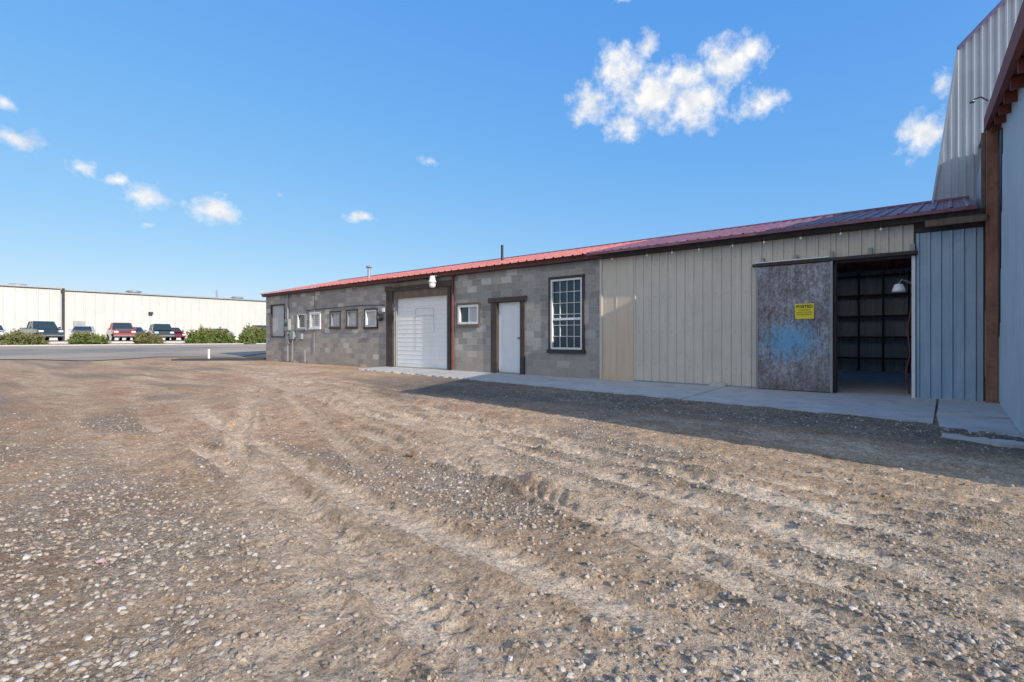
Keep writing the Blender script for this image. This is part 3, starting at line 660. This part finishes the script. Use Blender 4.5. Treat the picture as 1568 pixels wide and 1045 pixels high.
vehicle('parked_sedan',(-69,14,zc),.1,'sedan',(.6,.6,.6))

# ---------------------------------------------------------------- shrubs
m,nt,b=new_mat('juniper_foliage'); a_=N(nt,'ShaderNodeAttribute',attribute_name='tone')
c=ramp(nt,a_.outputs['Fac'],[(0,(.022,.04,.01)),(.5,(.08,.12,.022)),(.85,(.14,.18,.035)),(1,(.20,.18,.06))]).outputs[0]
L(nt,c,b.inputs['Base Color']); b.inputs['Roughness'].default_value=.8; M_leaf=m
m,nt,b=new_mat('dry_foliage'); a_=N(nt,'ShaderNodeAttribute',attribute_name='tone')
c=ramp(nt,a_.outputs['Fac'],[(0,(.04,.045,.015)),(.5,(.11,.13,.03)),(1,(.20,.17,.07))]).outputs[0]
L(nt,c,b.inputs['Base Color']); b.inputs['Roughness'].default_value=.8; M_leafd=m
def shrub(name,blobs,n,size,mat):
    P=[];T=[]
    for (cx,cy,cz,rx,ry,rz,wt) in blobs:
        k=int(n*wt); d=rng.normal(size=(k,3)); d/=np.linalg.norm(d,axis=1)[:,None]; d[:,2]=np.abs(d[:,2])*1.0-.1
        lump=1+.28*np.sin(d[:,0]*9+cx)*np.sin(d[:,1]*8+cy*3)+.16*np.sin(d[:,2]*13+cx*5)
        r=(rng.random(k)**.3)*lump
        P.append(np.stack([cx+d[:,0]*rx*r,cy+d[:,1]*ry*r,cz+d[:,2]*rz*r],1)); T.append(np.clip(.1+.9*(r-.6)+.3*(d[:,2])+.35*rng.random(k),0,1))
    P=np.concatenate(P);T=np.concatenate(T);k=len(P)
    a=rng.normal(size=(k,3));a[:,2]+=.8;a/=np.linalg.norm(a,axis=1)[:,None]
    t=np.cross(a,rng.normal(size=(k,3)));t/=np.linalg.norm(t,axis=1)[:,None]
    s=size*rng.uniform(.6,1.4,k)[:,None]
    Vv=np.stack([P-t*s*.35,P+a*s*.5-t*s*.2,P+a*s*1.3,P+t*s*.35],1).reshape(-1,3)
    Ff=np.arange(4*k).reshape(k,4)
    return fast_mesh(name,Vv,Ff,mat,False,{'tone':np.repeat(T,4)})
def gz(x,y): return float(base_z(np.array(float(x)),np.array(float(y))))
shrub('juniper_shrub',[(-50,-6.2,gz(-50,0)+.05,1.1,.9,1.0,.6),(-50.3,-5.3,gz(-50,0)+.05,.9,.7,.8,.4)],5000,.12,M_leafd)
shrub('juniper_shrub',[(-50.5,-2.5,gz(-50,0)+.05,1,.8,.95,.6),(-50.3,-1.7,gz(-50,0)+.05,.8,.7,.75,.4)],5000,.12,M_leaf)
shrub('juniper_shrub',[(-50.5,1.4,gz(-50,0)+.05,.9,.65,.95,.6),(-50.2,2.1,gz(-50,0)+.05,.7,.5,.75,.4)],5000,.12,M_leafd)
hb=[]
for i in range(6):
    y=4.6+i*.5; hb.append((-48.6+random.uniform(-.5,.5),y,gz(-48.6,0)+.05,random.uniform(.8,1.1),random.uniform(.5,.75),[1.2,1.45,1.5,1.3,1.4,1.05][i],.17))
shrub('juniper_hedge',hb,12000,.13,M_leaf)
hb=[]
for i in range(5):
    y=8.3+i*.55; hb.append((-48.0+random.uniform(-.4,.4),y,gz(-48.6,0)+.05,random.uniform(.8,1.1),random.uniform(.55,.75),[1.1,1.5,1.4,1.25,.95][i],.2))
shrub('juniper_hedge',hb,12000,.13,M_leaf)

# litter
m,nt,b=new_mat('faded_pink_paper'); r=ramp(nt,noise(nt,coords(nt),40,3),[(.3,(.62,.36,.33)),(.7,(.78,.52,.47))]); L(nt,r.outputs[0],b.inputs['Base Color'])
def litter(name,x,y,s,mat):
    z=float(height(np.array([x]),np.array([y]))[0])+.012; V=[];F=[]
    for j in range(4):
        for i in range(4): V.append((x+(i-1.5)*s*.33,y+(j-1.5)*s*.22+(i%2)*s*.05,z+random.uniform(0,.25)*s))
    for j in range(3):
        for i in range(3): F.append((j*4+i,j*4+i+1,j*4+5+i,j*4+4+i))
    mesh_obj(name,V,F,mat)
litter('crumpled_paper',-3.35,-10.65,.06,m)
litter('dry_leaf',-4.0,-8.1,.12,M_postw)

# ---------------------------------------------------------------- light + sky
EL=math.radians(22); AZ=math.radians(96.5)
sd_=Vector((math.sin(AZ)*math.cos(EL),math.cos(AZ)*math.cos(EL),math.sin(EL)))
ld=bpy.data.lights.new('sun','SUN'); ld.energy=5.0; ld.angle=math.radians(.5); ld.color=(1,.94,.86)
lo=bpy.data.objects.new('sun',ld); COL.objects.link(lo); lo.rotation_euler=sd_.to_track_quat('Z','Y').to_euler(); lo.location=(20,-20,20)
W=bpy.data.worlds.new('World'); S.world=W; W.use_nodes=True; nt=W.node_tree
for n in list(nt.nodes): nt.nodes.remove(n)
out=N(nt,'ShaderNodeOutputWorld'); sky=N(nt,'ShaderNodeTexSky'); sky.sky_type='NISHITA'; sky.sun_disc=False
sky.sun_elevation=EL; sky.sun_rotation=AZ; sky.air_density=1.0; sky.dust_density=.6; sky.ozone_density=2.5; sky.altitude=900
sp_=N(nt,'ShaderNodeSeparateColor'); L(nt,sky.outputs[0],sp_.inputs[0]); cm=N(nt,'ShaderNodeCombineColor')
for i,(ref,val,pw) in enumerate([(.038,.045,.82),(.115,.265,.47),(.30,.80,.14)]):
    k=math_(nt,'POWER',math_(nt,'MULTIPLY',sp_.outputs[i],.15/ref),pw); L(nt,math_(nt,'MULTIPLY',k,val/.15),cm.inputs[i])
bg=N(nt,'ShaderNodeBackground'); bg.inputs['Strength'].default_value=.15; L(nt,cm.outputs[0],bg.inputs['Color'])
tc=N(nt,'ShaderNodeTexCoord'); sx=N(nt,'ShaderNodeSeparateXYZ'); L(nt,tc.outputs['Generated'],sx.inputs[0])
az=math_(nt,'MULTIPLY',math_(nt,'ARCTAN2',sx.outputs[0],sx.outputs[1]),57.2958)
el=math_(nt,'MULTIPLY',math_(nt,'ARCSINE',sx.outputs[2]),57.2958)
cb=N(nt,'ShaderNodeCombineXYZ'); L(nt,az,cb.inputs[0]); L(nt,el,cb.inputs[1])
clouds_and_fill=[(-25.0,24.3,4.6,3.1,1.1),(-28.4,27.0,2.9,2.6,1.1),(-17.5,26.3,3.4,2.3,1.05),(-21.0,23.4,3.9,2.8,1.1),(-31.8,24.2,2.6,2.1,1),(-27.7,21.9,2.7,1.7,.95),
(-14.9,22.3,2.9,1.6,.95),(-25.7,28.8,1.7,1.6,.9),(-15.2,26.9,1.8,1.4,.95),(-21.5,25.5,2.8,2.0,1.05),
(-70.4,12.1,2.7,1.5,1),(-75.7,12.7,2.3,1.5,.9),(-75.6,10.2,1.5,.7,.45),(-80.4,14.2,1.8,.9,.8),(-77.8,13.7,1.5,.8,.7),(-84.2,15.6,1.8,1.2,.8),(-85,18.0,1.2,1.1,.7),
(-56.8,12.8,1.9,.7,.9),(-49.6,18.7,1.7,.8,.7),(-64.5,14.2,1.2,.8,.5),(-1.6,17.2,2.1,2.1,1),(-.4,20.8,1.3,1.5,.8),(-28.1,33,1.6,1,.7),(8,24,5,3,1),(-110,16,7,3,1),(40,22,8,4,1),
(-150,35,32,16,1.5),(160,38,30,18,1.5),(-178,20,25,9,1.4),(120,50,20,13,1.4)]  # unseen bright cloud banks behind the camera, added as fill light
nz1=N(nt,'ShaderNodeTexNoise'); nz1.inputs['Scale'].default_value=.55; nz1.inputs['Detail'].default_value=10; nz1.inputs['Roughness'].default_value=.62; L(nt,cb.outputs[0],nz1.inputs['Vector'])
acc=None
for (a,e,ra,re,s) in clouds_and_fill:
    v1=N(nt,'ShaderNodeVectorMath',operation='SUBTRACT'); L(nt,cb.outputs[0],v1.inputs[0]); v1.inputs[1].default_value=(a,e,0)
    v2=N(nt,'ShaderNodeVectorMath',operation='MULTIPLY'); L(nt,v1.outputs[0],v2.inputs[0]); v2.inputs[1].default_value=(1/ra,1/re,0)
    v3=N(nt,'ShaderNodeVectorMath',operation='LENGTH'); L(nt,v2.outputs[0],v3.inputs[0])
    k=math_(nt,'SUBTRACT',s,v3.outputs['Value'])
    acc=k if acc is None else math_(nt,'MAXIMUM',acc,k)
acc=math_(nt,'MAXIMUM',acc,-1.0)
dens=math_(nt,'ADD',math_(nt,'MULTIPLY',acc,1.2),math_(nt,'MULTIPLY',math_(nt,'SUBTRACT',nz1.outputs['Fac'],.5),2.9))
mask=ramp(nt,dens,[(-.0,(0,0,0)),(.3,(.24,.24,.24)),(.95,(1,1,1))]).outputs[0]
nz2=N(nt,'ShaderNodeTexNoise'); nz2.inputs['Scale'].default_value=.5; nz2.inputs['Detail'].default_value=6
ofs=N(nt,'ShaderNodeVectorMath',operation='ADD'); L(nt,cb.outputs[0],ofs.inputs[0]); ofs.inputs[1].default_value=(.5,.6,4); L(nt,ofs.outputs[0],nz2.inputs['Vector'])
cc=ramp(nt,nz2.outputs['Fac'],[(.32,(.66,.73,.84)),(.58,(.99,.98,.97))]).outputs[0]
bg2=N(nt,'ShaderNodeBackground'); bg2.inputs['Strength'].default_value=1.0; L(nt,cc,bg2.inputs['Color'])
mx=N(nt,'ShaderNodeMixShader'); L(nt,mask,mx.inputs[0]); L(nt,bg.outputs[0],mx.inputs[1]); L(nt,bg2.outputs[0],mx.inputs[2]); L(nt,mx.outputs[0],out.inputs[0])

# ---------------------------------------------------------------- camera
cd=bpy.data.cameras.new('camera'); cam=bpy.data.objects.new('camera',cd); COL.objects.link(cam)
cam.location=(0,-11.3,1.0); cam.rotation_euler=(math.radians(90),0,math.radians(40.3))
cd.sensor_width=36; cd.lens=18.09; cd.shift_y=-.0029; cd.clip_end=5000; cd.clip_start=.05
S.camera=cam
